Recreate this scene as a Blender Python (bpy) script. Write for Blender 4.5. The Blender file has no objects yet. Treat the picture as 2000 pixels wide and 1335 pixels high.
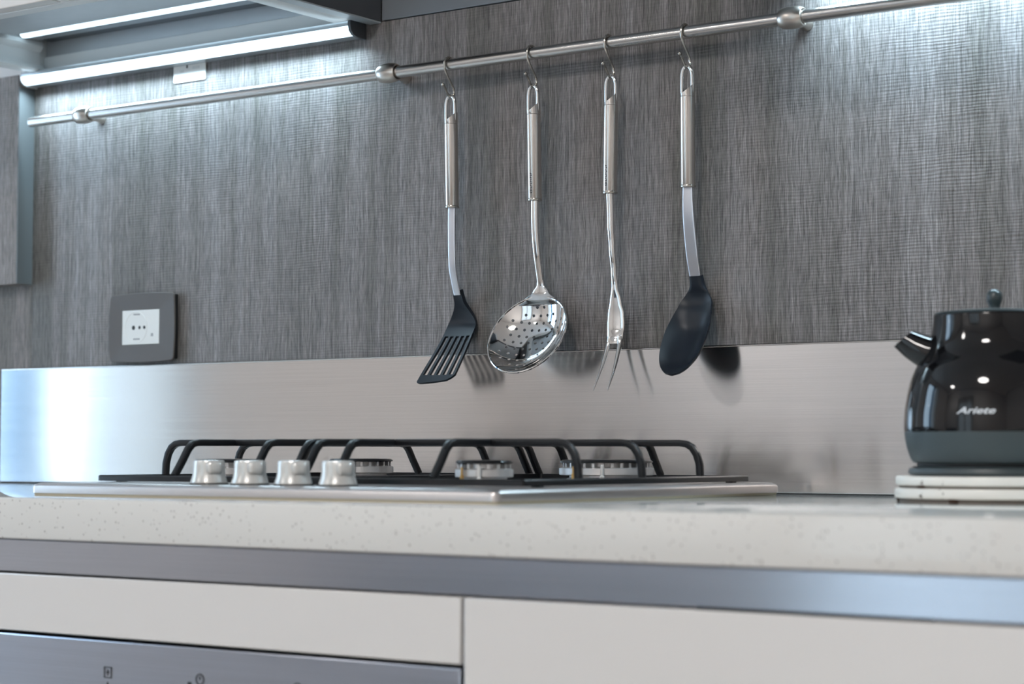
import bpy, bmesh, math, random
from mathutils import Vector, Matrix

# ------------------------------------------------------------------ camera, light, exposure
# Working unit in the builders: millimetres. x runs along the kitchen wall, y = 0 is the wall,
# z = 0 is the worktop, which lies 900 mm above the floor.
H = 900.0
scene = bpy.context.scene
COL = scene.collection


def W(x, y, z):
    return Vector((x / 1000.0, y / 1000.0, (z + H) / 1000.0))


cam_data = bpy.data.cameras.new('camera')
cam = bpy.data.objects.new('camera', cam_data)
COL.objects.link(cam)
scene.camera = cam
F_PX = 3973.8
YAW, PITCH, ROLL = math.radians(35.602), math.radians(3.0703), math.radians(0.0765)
fwd = Vector((-math.sin(YAW) * math.cos(PITCH), math.cos(YAW) * math.cos(PITCH), math.sin(PITCH)))
right = Vector((math.cos(YAW), math.sin(YAW), 0))
up = right.cross(fwd)
r2 = right * math.cos(ROLL) + up * math.sin(ROLL)
u2 = -right * math.sin(ROLL) + up * math.cos(ROLL)
cm = Matrix((r2, u2, -fwd)).transposed().to_4x4()
cm.translation = W(0, -1926.6, 45.05)
cam.matrix_world = cm
cam_data.sensor_width = 36.0
cam_data.sensor_fit = 'HORIZONTAL'
cam_data.lens = F_PX * 36.0 / 2000.0
cam_data.clip_start = 0.02
cam_data.dof.use_dof = True
cam_data.dof.focus_distance = 2.30
cam_data.dof.aperture_fstop = 5.6

world = bpy.data.worlds.new('sky')
scene.world = world
world.use_nodes = True
wn = world.node_tree.nodes
bgn = wn['Background']
bgn.inputs['Color'].default_value = (0.56, 0.78, 1.0, 1)
bgn.inputs['Strength'].default_value = 7.6

vs = scene.view_settings
vs.view_transform = 'Standard'
vs.look = 'None'
vs.gamma = 1.0
vs.use_curve_mapping = False
vs.exposure = 0.0
try:
    scene.cycles.max_bounces = 10
    scene.cycles.diffuse_bounces = 5
    scene.cycles.glossy_bounces = 5
    scene.cycles.transparent_max_bounces = 8
    scene.cycles.sample_clamp_indirect = 6.0
    scene.cycles.caustics_reflective = False
    scene.cycles.caustics_refractive = False
    scene.cycles.use_denoising = True
    scene.cycles.blur_glossy = 0.3
except Exception:
    pass

LED_GLOW = 2.8             # brightness of the diffusers themselves
LED_WATT = 1.8             # light each strip throws down
LED_COLOR = (0.64, 0.86, 1.0)
CEILING_LAMP = 52.0


def window_portal(name, loc, size, direction):
    d = bpy.data.lights.new(name, 'AREA')
    d.shape = 'RECTANGLE'
    d.size, d.size_y = size
    d.cycles.is_portal = True
    o = bpy.data.objects.new(name, d)
    COL.objects.link(o)
    o.location = loc
    o.rotation_euler = Vector(direction).to_track_quat('-Z', 'Y').to_euler()
    return o


ROOM_X0, ROOM_X1 = -4200.0, 1900.0
ROOM_Y0 = -3900.0
ROOM_TOP = 2700.0 - H
WIN_A = (-2330.0, -850.0, -860.0, 1500.0)        # left wall: y0, y1, z0, z1
WIN_B = (-2450.0, -1150.0, -850.0, 1400.0)        # wall behind the camera: x0, x1, z0, z1
window_portal('portal_left', W(ROOM_X0 - 60, (WIN_A[0] + WIN_A[1]) / 2, (WIN_A[2] + WIN_A[3]) / 2),
              ((WIN_A[3] - WIN_A[2]) / 1000, (WIN_A[1] - WIN_A[0]) / 1000), (1, 0, 0))
window_portal('portal_behind', W((WIN_B[0] + WIN_B[1]) / 2, ROOM_Y0 - 60, (WIN_B[2] + WIN_B[3]) / 2),
              ((WIN_B[1] - WIN_B[0]) / 1000, (WIN_B[3] - WIN_B[2]) / 1000), (0, 1, 0))


# ------------------------------------------------------------------ materials
def new_mat(name):
    m = bpy.data.materials.new(name)
    m.use_nodes = True
    return m, m.node_tree.nodes, m.node_tree.links, m.node_tree.nodes['Principled BSDF']


def simple(name, col, rough=0.5, metal=0.0, coat=0.0, noise=0.0, nscale=40.0, spec=None):
    m, n, l, b = new_mat(name)
    b.inputs['Base Color'].default_value = (*col, 1)
    b.inputs['Roughness'].default_value = rough
    b.inputs['Metallic'].default_value = metal
    b.inputs['Coat Weight'].default_value = coat
    b.inputs['Coat Roughness'].default_value = 0.04
    if spec is not None:
        b.inputs['Specular IOR Level'].default_value = spec
    if noise > 0:
        tc = n.new('ShaderNodeTexCoord')
        nz = n.new('ShaderNodeTexNoise')
        nz.inputs['Scale'].default_value = nscale
        nz.inputs['Detail'].default_value = 4
        l.new(tc.outputs['Object'], nz.inputs['Vector'])
        mr = n.new('ShaderNodeMapRange')
        mr.inputs['To Min'].default_value = max(0.02, rough - noise)
        mr.inputs['To Max'].default_value = rough + noise
        l.new(nz.outputs['Fac'], mr.inputs['Value'])
        l.new(mr.outputs['Result'], b.inputs['Roughness'])
    return m


def emission(name, col, strength):
    m, n, l, b = new_mat(name)
    b.inputs['Base Color'].default_value = (0.9, 0.9, 0.9, 1)
    b.inputs['Emission Color'].default_value = (*col, 1)
    b.inputs['Emission Strength'].default_value = strength
    return m


def brushed(name, col, rough, axis, aniso=0.75, streak=0.10, tangent=(0, 0, 1), lift=0.0):
    """brushed metal: fine streaks along axis ('X' or 'Z'), blur across them"""
    m, n, l, b = new_mat(name)
    b.inputs['Metallic'].default_value = 1.0
    tc = n.new('ShaderNodeTexCoord')
    mp = n.new('ShaderNodeMapping')
    mp.inputs['Scale'].default_value = (5, 1300, 1300) if axis == 'X' else (900, 900, 4)
    l.new(tc.outputs['Object'], mp.inputs['Vector'])
    nz = n.new('ShaderNodeTexNoise')
    nz.inputs['Scale'].default_value = 1.0
    nz.inputs['Detail'].default_value = 3
    l.new(mp.outputs['Vector'], nz.inputs['Vector'])
    mr = n.new('ShaderNodeMapRange')
    mr.inputs['From Min'].default_value = 0.3
    mr.inputs['From Max'].default_value = 0.7
    mr.inputs['To Min'].default_value = 1 - streak
    mr.inputs['To Max'].default_value = 1.0
    l.new(nz.outputs['Fac'], mr.inputs['Value'])
    mx = n.new('ShaderNodeMix')
    mx.data_type = 'RGBA'
    mx.blend_type = 'MULTIPLY'
    mx.inputs[0].default_value = 1.0
    mx.inputs[6].default_value = (*col, 1)
    l.new(mr.outputs['Result'], mx.inputs[7])
    l.new(mx.outputs[2], b.inputs['Base Color'])
    mr2 = n.new('ShaderNodeMapRange')
    mr2.inputs['To Min'].default_value = rough * 0.9
    mr2.inputs['To Max'].default_value = rough * 1.1
    l.new(nz.outputs['Fac'], mr2.inputs['Value'])
    l.new(mr2.outputs['Result'], b.inputs['Roughness'])
    if aniso > 0:
        b.inputs['Anisotropic'].default_value = aniso
        cv = n.new('ShaderNodeCombineXYZ')
        for i in range(3):
            cv.inputs[i].default_value = tangent[i]
        l.new(cv.outputs[0], b.inputs['Tangent'])
    return m


def wood_material(name, tint=(1, 1, 1)):
    """grey oak laminate: vertical grain, broad tone bands, fine sawn cross lines in relief"""
    m, n, l, b = new_mat(name)
    tc = n.new('ShaderNodeTexCoord')
    co = tc.outputs['Object']
    # slow sideways wander of the grain
    wm = n.new('ShaderNodeMapping')
    wm.inputs['Scale'].default_value = (14, 14, 9)
    l.new(co, wm.inputs['Vector'])
    wz = n.new('ShaderNodeTexNoise')
    wz.inputs['Scale'].default_value = 1.0
    wz.inputs['Detail'].default_value = 2
    l.new(wm.outputs['Vector'], wz.inputs['Vector'])
    wsub = n.new('ShaderNodeVectorMath')
    wsub.operation = 'SUBTRACT'
    wsub.inputs[1].default_value = (0.5, 0.5, 0.5)
    l.new(wz.outputs['Color'], wsub.inputs[0])
    wmul = n.new('ShaderNodeVectorMath')
    wmul.operation = 'MULTIPLY'
    wmul.inputs[1].default_value = (0.007, 0.0, 0.0012)
    l.new(wsub.outputs[0], wmul.inputs[0])
    wadd = n.new('ShaderNodeVectorMath')
    wadd.operation = 'ADD'
    l.new(co, wadd.inputs[0])
    l.new(wmul.outputs[0], wadd.inputs[1])
    co = wadd.outputs[0]

    def noise(scale_vec, detail=4, dist=0.0, rough=0.55):
        mp = n.new('ShaderNodeMapping')
        mp.inputs['Scale'].default_value = scale_vec
        l.new(co, mp.inputs['Vector'])
        t = n.new('ShaderNodeTexNoise')
        t.inputs['Scale'].default_value = 1.0
        t.inputs['Detail'].default_value = detail
        t.inputs['Distortion'].default_value = dist
        t.inputs['Roughness'].default_value = rough
        l.new(mp.outputs['Vector'], t.inputs['Vector'])
        return t.outputs['Fac']

    def rng(src, a, bb, c, d):
        r = n.new('ShaderNodeMapRange')
        r.inputs['From Min'].default_value = a
        r.inputs['From Max'].default_value = bb
        r.inputs['To Min'].default_value = c
        r.inputs['To Max'].default_value = d
        l.new(src, r.inputs['Value'])
        return r.outputs['Result']

    def math_(op, a, bb):
        q = n.new('ShaderNodeMath')
        q.operation = op
        for i, v in enumerate((a, bb)):
            if isinstance(v, (int, float)):
                q.inputs[i].default_value = v
            else:
                l.new(v, q.inputs[i])
        return q.outputs[0]

    grain = noise((540, 540, 24), 4, 0.9)             # ridges 2-3 mm wide
    fine = noise((760, 760, 90), 2, 0.0)
    band = noise((15, 15, 0.7), 3, 0.6)              # streaks of differing tone
    band2 = noise((40, 40, 2.2), 3, 0.8)
    cross = noise((9, 9, 360), 2, 0.35)              # sawn lines, horizontal
    def wave(axis, scale, dist, detail, dscale, mapv):
        w_ = n.new('ShaderNodeTexWave')
        w_.wave_type = 'BANDS'
        w_.bands_direction = axis
        w_.inputs['Scale'].default_value = scale
        w_.inputs['Distortion'].default_value = dist
        w_.inputs['Detail'].default_value = detail
        w_.inputs['Detail Scale'].default_value = dscale
        mp_ = n.new('ShaderNodeMapping')
        mp_.inputs['Scale'].default_value = mapv
        l.new(co, mp_.inputs['Vector'])
        l.new(mp_.outputs['Vector'], w_.inputs['Vector'])
        return w_.outputs['Fac']

    ridge = wave('X', 150.0, 12.0, 5.0, 2.6, (1, 1, 0.06))     # wavy vertical ridges, about 2.7 mm apart
    saw = wave('Z', 92.0, 6.0, 4.0, 0.8, (0.2, 1, 1))       # saw lines, about 3.4 mm apart
    sx = n.new('ShaderNodeSeparateXYZ')
    l.new(co, sx.inputs[0])
    cell = math_('FLOOR', math_('MULTIPLY', sx.outputs['X'], 8.3), 0.0)
    wnz = n.new('ShaderNodeTexWhiteNoise')
    wnz.noise_dimensions = '1D'
    l.new(cell, wnz.inputs['W'])                      # printed boards about 120 mm wide
    # cathedral figure: rings stretched along the board
    wv = n.new('ShaderNodeTexWave')
    wv.wave_type = 'BANDS'
    wv.bands_direction = 'X'
    wv.inputs['Scale'].default_value = 30.0
    wv.inputs['Distortion'].default_value = 7.0
    wv.inputs['Detail'].default_value = 3.0
    wv.inputs['Detail Scale'].default_value = 0.7
    mpw = n.new('ShaderNodeMapping')
    mpw.inputs['Scale'].default_value = (1.6, 1.6, 0.16)
    l.new(co, mpw.inputs['Vector'])
    l.new(mpw.outputs['Vector'], wv.inputs['Vector'])
    tone = math_('ADD', math_('MULTIPLY', band, 0.55), math_('MULTIPLY', band2, 0.45))
    tone = math_('ADD', tone, rng(wnz.outputs['Value'], 0.0, 1.0, -0.05, 0.05))
    ramp = n.new('ShaderNodeValToRGB')
    e = ramp.color_ramp.elements
    e[0].position = 0.39
    e[0].color = (0.155 * tint[0], 0.147 * tint[1], 0.135 * tint[2], 1)
    e[1].position = 0.63
    e[1].color = (0.275 * tint[0], 0.262 * tint[1], 0.262 * tint[2], 1)
    k = e.new(0.5)
    k.color = (0.222 * tint[0], 0.206 * tint[1], 0.200 * tint[2], 1)
    l.new(tone, ramp.inputs['Fac'])
    g = rng(grain, 0.38, 0.60, 0.74, 1.14)
    g = math_('MULTIPLY', g, rng(fine, 0.35, 0.65, 0.86, 1.06))
    g = math_('MULTIPLY', g, rng(ridge, 0.05, 0.6, 0.62, 1.12))
    g = math_('MULTIPLY', g, rng(saw, 0.0, 0.5, 0.955, 1.01))
    g = math_('MULTIPLY', g, rng(cross, 0.35, 0.65, 0.95, 1.04))
    g = math_('MULTIPLY', g, rng(wv.outputs['Fac'], 0.0, 1.0, 0.88, 1.05))
    mx = n.new('ShaderNodeMix')
    mx.data_type = 'RGBA'
    mx.blend_type = 'MULTIPLY'
    mx.inputs[0].default_value = 1.0
    l.new(ramp.outputs['Color'], mx.inputs[6])
    l.new(g, mx.inputs[7])
    l.new(mx.outputs[2], b.inputs['Base Color'])
    b.inputs['Roughness'].default_value = 0.48
    b.inputs['Specular IOR Level'].default_value = 0.45
    hgt = math_('ADD', math_('MULTIPLY', grain, 0.25), math_('MULTIPLY', cross, 0.22))
    hgt = math_('ADD', hgt, math_('ADD', math_('MULTIPLY', ridge, 0.22), math_('MULTIPLY', math_('MULTIPLY', saw, rng(noise((7, 7, 9), 2), 0.38, 0.62, 0.3, 1.0)), 0.25)))
    bp = n.new('ShaderNodeBump')
    bp.inputs['Strength'].default_value = 0.7
    bp.inputs['Distance'].default_value = 0.0011
    l.new(hgt, bp.inputs['Height'])
    l.new(bp.outputs['Normal'], b.inputs['Normal'])
    return m


def quartz_material():
    m, n, l, b = new_mat('quartz')
    tc = n.new('ShaderNodeTexCoord')
    vo = n.new('ShaderNodeTexVoronoi')
    vo.inputs['Scale'].default_value = 280
    l.new(tc.outputs['Object'], vo.inputs['Vector'])
    sz = n.new('ShaderNodeMath')
    sz.operation = 'MULTIPLY'
    sz.inputs[1].default_value = 1.0
    sep = n.new('ShaderNodeSeparateColor')
    l.new(vo.outputs['Color'], sep.inputs['Color'])
    # a speck shows only in some cells, its size follows the cell's random value
    thr = n.new('ShaderNodeMapRange')
    thr.inputs['From Min'].default_value = 0.5
    thr.inputs['From Max'].default_value = 1.0
    thr.inputs['To Min'].default_value = 0.0
    thr.inputs['To Max'].default_value = 0.34
    l.new(sep.outputs['Red'], thr.inputs['Value'])
    lt = n.new('ShaderNodeMath')
    lt.operation = 'LESS_THAN'
    l.new(vo.outputs['Distance'], lt.inputs[0])
    l.new(thr.outputs['Result'], lt.inputs[1])
    mul = n.new('ShaderNodeMath')
    mul.operation = 'MULTIPLY'
    mul.inputs[1].default_value = 0.75
    l.new(lt.outputs[0], mul.inputs[0])
    mx = n.new('ShaderNodeMix')
    mx.data_type = 'RGBA'
    mx.inputs[6].default_value = (0.69, 0.69, 0.665, 1)
    mx.inputs[7].default_value = (0.36, 0.35, 0.34, 1)
    l.new(mul.outputs[0], mx.inputs[0])
    l.new(mx.outputs[2], b.inputs['Base Color'])
    b.inputs['Roughness'].default_value = 0.06
    b.inputs['Specular IOR Level'].default_value = 0.6
    return m


def chipped_enamel():
    m, n, l, b = new_mat('chipped_enamel')
    tc = n.new('ShaderNodeTexCoord')
    nz = n.new('ShaderNodeTexNoise')
    nz.inputs['Scale'].default_value = 95
    nz.inputs['Detail'].default_value = 5
    l.new(tc.outputs['Object'], nz.inputs['Vector'])
    ramp = n.new('ShaderNodeValToRGB')
    e = ramp.color_ramp.elements
    e[0].position = 0.66
    e[0].color = (0.86, 0.85, 0.80, 1)
    e[1].position = 0.70
    e[1].color = (0.10, 0.065, 0.035, 1)
    l.new(nz.outputs['Fac'], ramp.inputs['Fac'])
    l.new(ramp.outputs['Color'], b.inputs['Base Color'])
    b.inputs['Roughness'].default_value = 0.35
    return m


def thin_glass():
    m = bpy.data.materials.new('window_glass')
    m.use_nodes = True
    n, l = m.node_tree.nodes, m.node_tree.links
    n.clear()
    o = n.new('ShaderNodeOutputMaterial')
    tr = n.new('ShaderNodeBsdfTransparent')
    gl = n.new('ShaderNodeBsdfGlossy')
    gl.inputs['Roughness'].default_value = 0.02
    mx = n.new('ShaderNodeMixShader')
    mx.inputs[0].default_value = 0.06
    l.new(tr.outputs[0], mx.inputs[1])
    l.new(gl.outputs[0], mx.inputs[2])
    l.new(mx.outputs[0], o.inputs[0])
    return m


def sheer(name='added_sheer_sheet', col=(0.40, 0.355, 0.31), back=(0.8, 0.77, 0.74), open_=0.06):
    m = bpy.data.materials.new(name)
    m.use_nodes = True
    n, l = m.node_tree.nodes, m.node_tree.links
    n.clear()
    o = n.new('ShaderNodeOutputMaterial')
    tl = n.new('ShaderNodeBsdfTranslucent')
    tl.inputs['Color'].default_value = (*col, 1)
    df = n.new('ShaderNodeBsdfDiffuse')
    df.inputs['Color'].default_value = (*back, 1)
    tr = n.new('ShaderNodeBsdfTransparent')
    a = n.new('ShaderNodeMixShader')
    a.inputs[0].default_value = 0.35
    l.new(tl.outputs[0], a.inputs[1])
    l.new(df.outputs[0], a.inputs[2])
    c = n.new('ShaderNodeMixShader')
    c.inputs[0].default_value = open_
    l.new(a.outputs[0], c.inputs[1])
    l.new(tr.outputs[0], c.inputs[2])
    l.new(c.outputs[0], o.inputs[0])
    return m


M = {
    'wood': wood_material('grey_oak_laminate'),
    'wood2': wood_material('grey_oak_laminate_worn', (1.06, 1.0, 0.95)),
    'steel_panel': brushed('brushed_steel_panel', (0.72, 0.70, 0.69), 0.17, 'X', 0.95, 0.12, (0, 0, 1)),
    'steel_strip': brushed('brushed_aluminium', (0.57, 0.60, 0.67), 0.20, 'X', 0.6, 0.10, (0, 0, 1)),
    'steel_hob': brushed('hob_steel', (0.64, 0.61, 0.60), 0.32, 'X', 0.0, 0.08),
    'steel_oven': brushed('oven_steel', (0.50, 0.53, 0.60), 0.33, 'X', 0.5, 0.10, (0, 0, 1)),
    'rail': simple('satin_nickel', (0.62, 0.60, 0.58), 0.25, 1.0),
    'ring_piece': simple('satin_nickel_collar', (0.60, 0.55, 0.50), 0.30, 1.0, noise=0.04, nscale=200),
    'handle': simple('satin_handle_steel', (0.66, 0.63, 0.60), 0.20, 1.0, noise=0.05, nscale=250),
    'polished': simple('polished_steel', (0.74, 0.73, 0.72), 0.06, 1.0),
    'hook': simple('hook_steel', (0.48, 0.46, 0.42), 0.22, 1.0),
    'satin': simple('satin_flat_steel', (0.62, 0.63, 0.67), 0.30, 1.0, noise=0.04, nscale=200),
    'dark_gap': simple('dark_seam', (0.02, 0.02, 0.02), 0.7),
    'nylon': simple('black_nylon', (0.013, 0.018, 0.026), 0.40, noise=0.05, nscale=120, spec=0.3),
    'quartz': quartz_material(),
    'white_gloss': simple('white_lacquer', (0.70, 0.69, 0.675), 0.22),
    'cream_gloss': simple('cream_lacquer', (0.76, 0.73, 0.70), 0.2),
    'enamel': simple('black_enamel', (0.007, 0.008, 0.010), 0.30, noise=0.06, nscale=150, spec=0.4),
    'alu': simple('cast_aluminium', (0.72, 0.72, 0.72), 0.38, 0.7),
    'brass': simple('brass', (0.75, 0.48, 0.18), 0.3, 1.0),
    'ceramic': simple('white_ceramic', (0.8, 0.8, 0.78), 0.25),
    'knob': simple('pearl_knob', (0.66, 0.66, 0.64), 0.26, 0.3),
    'sealant': simple('yellowed_sealant', (0.52, 0.46, 0.33), 0.6),
    'kettle': simple('gloss_black', (0.005, 0.005, 0.006), 0.05),
    'kettle_matt': simple('matt_slate_plastic', (0.045, 0.062, 0.068), 0.42),
    'kettle_lid': simple('lid_slate', (0.035, 0.05, 0.055), 0.30),
    'letters': simple('printed_letters', (0.72, 0.76, 0.80), 0.35),
    'trivet': chipped_enamel(),
    'gap_shade': simple('painted_gap_shade', (0.17, 0.145, 0.125), 0.7),
    'rust': simple('rusty_foot', (0.05, 0.026, 0.014), 0.8),
    'plate': simple('taupe_plastic', (0.088, 0.076, 0.069), 0.45),
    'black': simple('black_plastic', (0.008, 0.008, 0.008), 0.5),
    'socket': simple('white_plastic', (0.78, 0.79, 0.77), 0.35),
    'paper': simple('white_paper', (0.90, 0.90, 0.87), 0.6),
    'grey_mark': simple('grey_mark', (0.35, 0.36, 0.37), 0.6),
    'cabinet_grey': simple('anthracite_panel', (0.075, 0.082, 0.092), 0.36),
    'cabinet_light': simple('light_grey_edge', (0.42, 0.47, 0.50), 0.35),
    'edge_dark': simple('slate_edge', (0.13, 0.145, 0.15), 0.35),
    'alu_profile': simple('anodised_profile', (0.60, 0.63, 0.65), 0.34, 0.85),
    'white_profile': simple('white_profile', (0.78, 0.80, 0.80), 0.3),
    'zinc': simple('zinc_plate', (0.50, 0.53, 0.56), 0.42, 0.4, noise=0.1, nscale=60),
    'slate_panel': simple('slate_panel', (0.19, 0.21, 0.235), 0.42),
    'led': emission('led_diffuser', LED_COLOR, LED_GLOW),
    'lamp': emission('ceiling_lamp_diffuser', (1.0, 0.95, 0.915), CEILING_LAMP),
    'wall': simple('painted_wall', (0.80, 0.775, 0.755), 0.8),
    'ceil': simple('painted_ceiling', (0.78, 0.76, 0.74), 0.9),
    'floor': simple('floor_tile', (0.36, 0.32, 0.29), 0.4, noise=0.1, nscale=5),
    'frame': simple('window_frame', (0.13, 0.16, 0.20), 0.4),
    'door': simple('reflected_dark', (0.10, 0.115, 0.145), 0.45),
    'glass': thin_glass(),
    'sheer': sheer(),
    'sheer_blue': sheer('blue_reflection_cloth', (0.10, 0.22, 0.33), (0.2, 0.42, 0.6), 0.0),
    'print': simple('black_print', (0.03, 0.032, 0.038), 0.5),
}


# ------------------------------------------------------------------ mesh helpers (millimetres)
def box(bm, x0, x1, y0, y1, z0, z1, bevel=0.0, seg=2):
    vs_ = [bm.verts.new((x, y, z)) for x in (x0, x1) for y in (y0, y1) for z in (z0, z1)]
    idx = [(0, 1, 3, 2), (4, 6, 7, 5), (0, 4, 5, 1), (2, 3, 7, 6), (0, 2, 6, 4), (1, 5, 7, 3)]
    fs = [bm.faces.new([vs_[i] for i in f]) for f in idx]
    if bevel > 0:
        es = list({e for f in fs for e in f.edges})
        bmesh.ops.bevel(bm, geom=es, offset=bevel, segments=seg, affect='EDGES', profile=0.5)


def loft(bm, rings, close_ring=True, cap0=True, cap1=True):
    vr = [[bm.verts.new(p) for p in r] for r in rings]
    for a, b in zip(vr[:-1], vr[1:]):
        k = len(a)
        for i in range(k if close_ring else k - 1):
            j = (i + 1) % k
            bm.faces.new((a[i], a[j], b[j], b[i]))
    if close_ring:
        if cap0:
            bm.faces.new(list(reversed(vr[0])))
        if cap1:
            bm.faces.new(vr[-1])
    return vr


def sweep(bm, pts, section, closed=False, up_hint=None):
    """section(i, n) -> list of (a, b) offsets along (side, normal) of the path frame"""
    P = [Vector(p) for p in pts]
    n = len(P)
    T = []
    for i in range(n):
        if closed:
            t = P[(i + 1) % n] - P[i - 1]
        else:
            t = P[min(i + 1, n - 1)] - P[max(i - 1, 0)]
        T.append(t.normalized())
    if up_hint is None:
        h = Vector((0, 0, 1)) if abs(T[0].z) < 0.9 else Vector((1, 0, 0))
    else:
        h = Vector(up_hint)
    s = T[0].cross(h).normalized()
    rings = []
    for i in range(n):
        if up_hint is not None:
            s = T[i].cross(Vector(up_hint)).normalized()
        else:
            s = (s - T[i] * s.dot(T[i])).normalized()
        nn = s.cross(T[i]).normalized()
        rings.append([P[i] + s * a + nn * b for a, b in section(i, n)])
    if closed:
        rings.append(rings[0])
        vr = [[bm.verts.new(p) for p in r] for r in rings[:-1]]
        vr.append(vr[0])
        for a, b in zip(vr[:-1], vr[1:]):
            k = len(a)
            for i in range(k):
                j = (i + 1) % k
                bm.faces.new((a[i], a[j], b[j], b[i]))
    else:
        loft(bm, rings)


def circle2(r, k=12, ry=None):
    ry = r if ry is None else ry
    return [(r * math.cos(2 * math.pi * i / k), ry * math.sin(2 * math.pi * i / k)) for i in range(k)]


def tube(bm, pts, r, k=12, closed=False, ry=None):
    if isinstance(r, (int, float)):
        sweep(bm, pts, lambda i, n: circle2(r, k, ry), closed)
    else:
        sweep(bm, pts, lambda i, n: circle2(r[i], k), closed)


def rrect(hw, hh, r, k=3):
    out = []
    for cx, cy, a0 in ((hw - r, hh - r, 0), (-hw + r, hh - r, 90), (-hw + r, -hh + r, 180), (hw - r, -hh + r, 270)):
        for i in range(k + 1):
            a = math.radians(a0 + 90 * i / k)
            out.append((cx + r * math.cos(a), cy + r * math.sin(a)))
    return out


def lathe(bm, prof, k=48, c=(0, 0, 0), axis='Z', cap0=True, cap1=True):
    rings = []
    for r, z in prof:
        ring = []
        for i in range(k):
            a = 2 * math.pi * i / k
            u, v = r * math.cos(a), r * math.sin(a)
            if axis == 'Z':
                ring.append((c[0] + u, c[1] + v, c[2] + z))
            elif axis == 'X':
                ring.append((c[0] + z, c[1] + u, c[2] + v))
            else:
                ring.append((c[0] + v, c[1] + z, c[2] + u))
        rings.append(ring)
    loft(bm, rings, True, cap0, cap1)


def smooth_path(pts, sub=6):
    """Catmull-Rom through the points"""
    P = [Vector(p) for p in pts]
    out = []
    for i in range(len(P) - 1):
        p0, p1, p2, p3 = P[max(i - 1, 0)], P[i], P[i + 1], P[min(i + 2, len(P) - 1)]
        for j in range(sub):
            t = j / sub
            out.append(0.5 * ((2 * p1) + (p2 - p0) * t + (2 * p0 - 5 * p1 + 4 * p2 - p3) * t * t
                              + (3 * p1 - p0 - 3 * p2 + p3) * t ** 3))
    out.append(P[-1])
    return out


FLAT = set()


def mesh_from(bm, name, mat, origin=(0, 0, 0), angle=35):
    if id(bm) in FLAT:      # flat boxes keep crisp faces, so mirrors stay plane
        FLAT.discard(id(bm))
        angle = 20
    bmesh.ops.recalc_face_normals(bm, faces=bm.faces)
    o = Vector(origin)
    for v in bm.verts:
        v.co = (v.co - o) / 1000.0
    me = bpy.data.meshes.new(name)
    bm.to_mesh(me)
    bm.free()
    for p in me.polygons:
        p.use_smooth = True
    me.set_sharp_from_angle(angle=math.radians(angle))
    me.materials.append(mat)
    return me


def tag(o, label, cat, group=None):
    o['label'] = label
    o['category'] = cat
    if group:
        o['group'] = group
    return o


def thing(name, at, label, cat, group=None, rotz=0.0):
    o = bpy.data.objects.new(name, None)
    o.empty_display_size = 0.02
    COL.objects.link(o)
    o.location = W(*at)
    o.rotation_euler = (0, 0, rotz)
    o['origin'] = [float(a) for a in at]
    tag(o, label, cat, group)
    return o


def part(name, bm, mat, parent, origin=None, label=None, angle=35):
    """bm in world millimetres (origin = the thing's own place) or, with origin=(0,0,0), in its own frame"""
    if origin is None:
        r = parent
        origin = (0, 0, 0)
        while r is not None:
            if 'origin' in r.keys():
                origin = tuple(r['origin'])
                break
            r = r.parent
    me = mesh_from(bm, name, M[mat] if isinstance(mat, str) else mat, origin, angle)
    o = bpy.data.objects.new(name, me)
    COL.objects.link(o)
    o.parent = parent
    if label:
        o['label'] = label
    return o


def single(name, bm, mat, at, label, cat, group=None, angle=35):
    me = mesh_from(bm, name, M[mat], at, angle)
    o = bpy.data.objects.new(name, me)
    COL.objects.link(o)
    o.location = W(*at)
    o['origin'] = [float(a) for a in at]
    return tag(o, label, cat, group)


def struct(name, bm, mat, at=(0, 0, 0)):
    me = mesh_from(bm, name, M[mat], at)
    o = bpy.data.objects.new(name, me)
    COL.objects.link(o)
    o.location = W(*at)
    o['origin'] = [float(a) for a in at]
    o['kind'] = 'structure'
    return o


def copy_tree(o, parent=None):
    c = o.copy()
    COL.objects.link(c)
    c.parent = parent
    for ch in o.children:
        copy_tree(ch, c)
    return c


def B():
    return bmesh.new()


def bx(*a, **k):
    b = B()
    box(b, *a, **k)
    FLAT.add(id(b))
    return b


# ------------------------------------------------------------------ the room
struct('floor', bx(ROOM_X0 - 100, ROOM_X1 + 100, ROOM_Y0 - 100, 100, -H - 60, -H), 'floor', (0, 0, -H))
struct('ceiling', bx(ROOM_X0 - 100, ROOM_X1 + 100, ROOM_Y0 - 100, 100, ROOM_TOP, ROOM_TOP + 60), 'ceil', (0, 0, ROOM_TOP))
wb = struct('wall_back', bx(ROOM_X0, ROOM_X1, 8, 100, -H, ROOM_TOP), 'wall', (0, 8, -H))
part('wood_panel', bx(-2208.1, 1500, -0.5, 8, 160.2, 573, bevel=0.3), 'wood', wb, label='grey oak laminate panel with sawn relief')
part('wood_panel', bx(-2900, -2208.3, -0.5, 8, 160.2, 573, bevel=0.3), 'wood2', wb)
part('wood_panel', bx(-2900, -2267.6, -0.5, 8, 0.3, 159.6, bevel=0.6), 'wood2', wb)
part('slate_panel', bx(-1576.5, -1010, -1.5, 8, 574.2, 1300, bevel=0.8), 'slate_panel', wb, label='plain slate grey panel above the wood')


def wall_with_hole(axis, pos0, pos1, a0, a1, h):
    """four boxes round an opening; h = (a_lo, a_hi, z_lo, z_hi)"""
    b = B()
    for (p, q, zl, zh) in ((a0, h[0], -H, ROOM_TOP), (h[1], a1, -H, ROOM_TOP), (h[0], h[1], -H, h[2]), (h[0], h[1], h[3], ROOM_TOP)):
        if q - p < 1 or zh - zl < 1:
            continue
        if axis == 'X':
            box(b, pos0, pos1, p, q, zl, zh)
        else:
            box(b, p, q, pos0, pos1, zl, zh)
    return b


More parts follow.
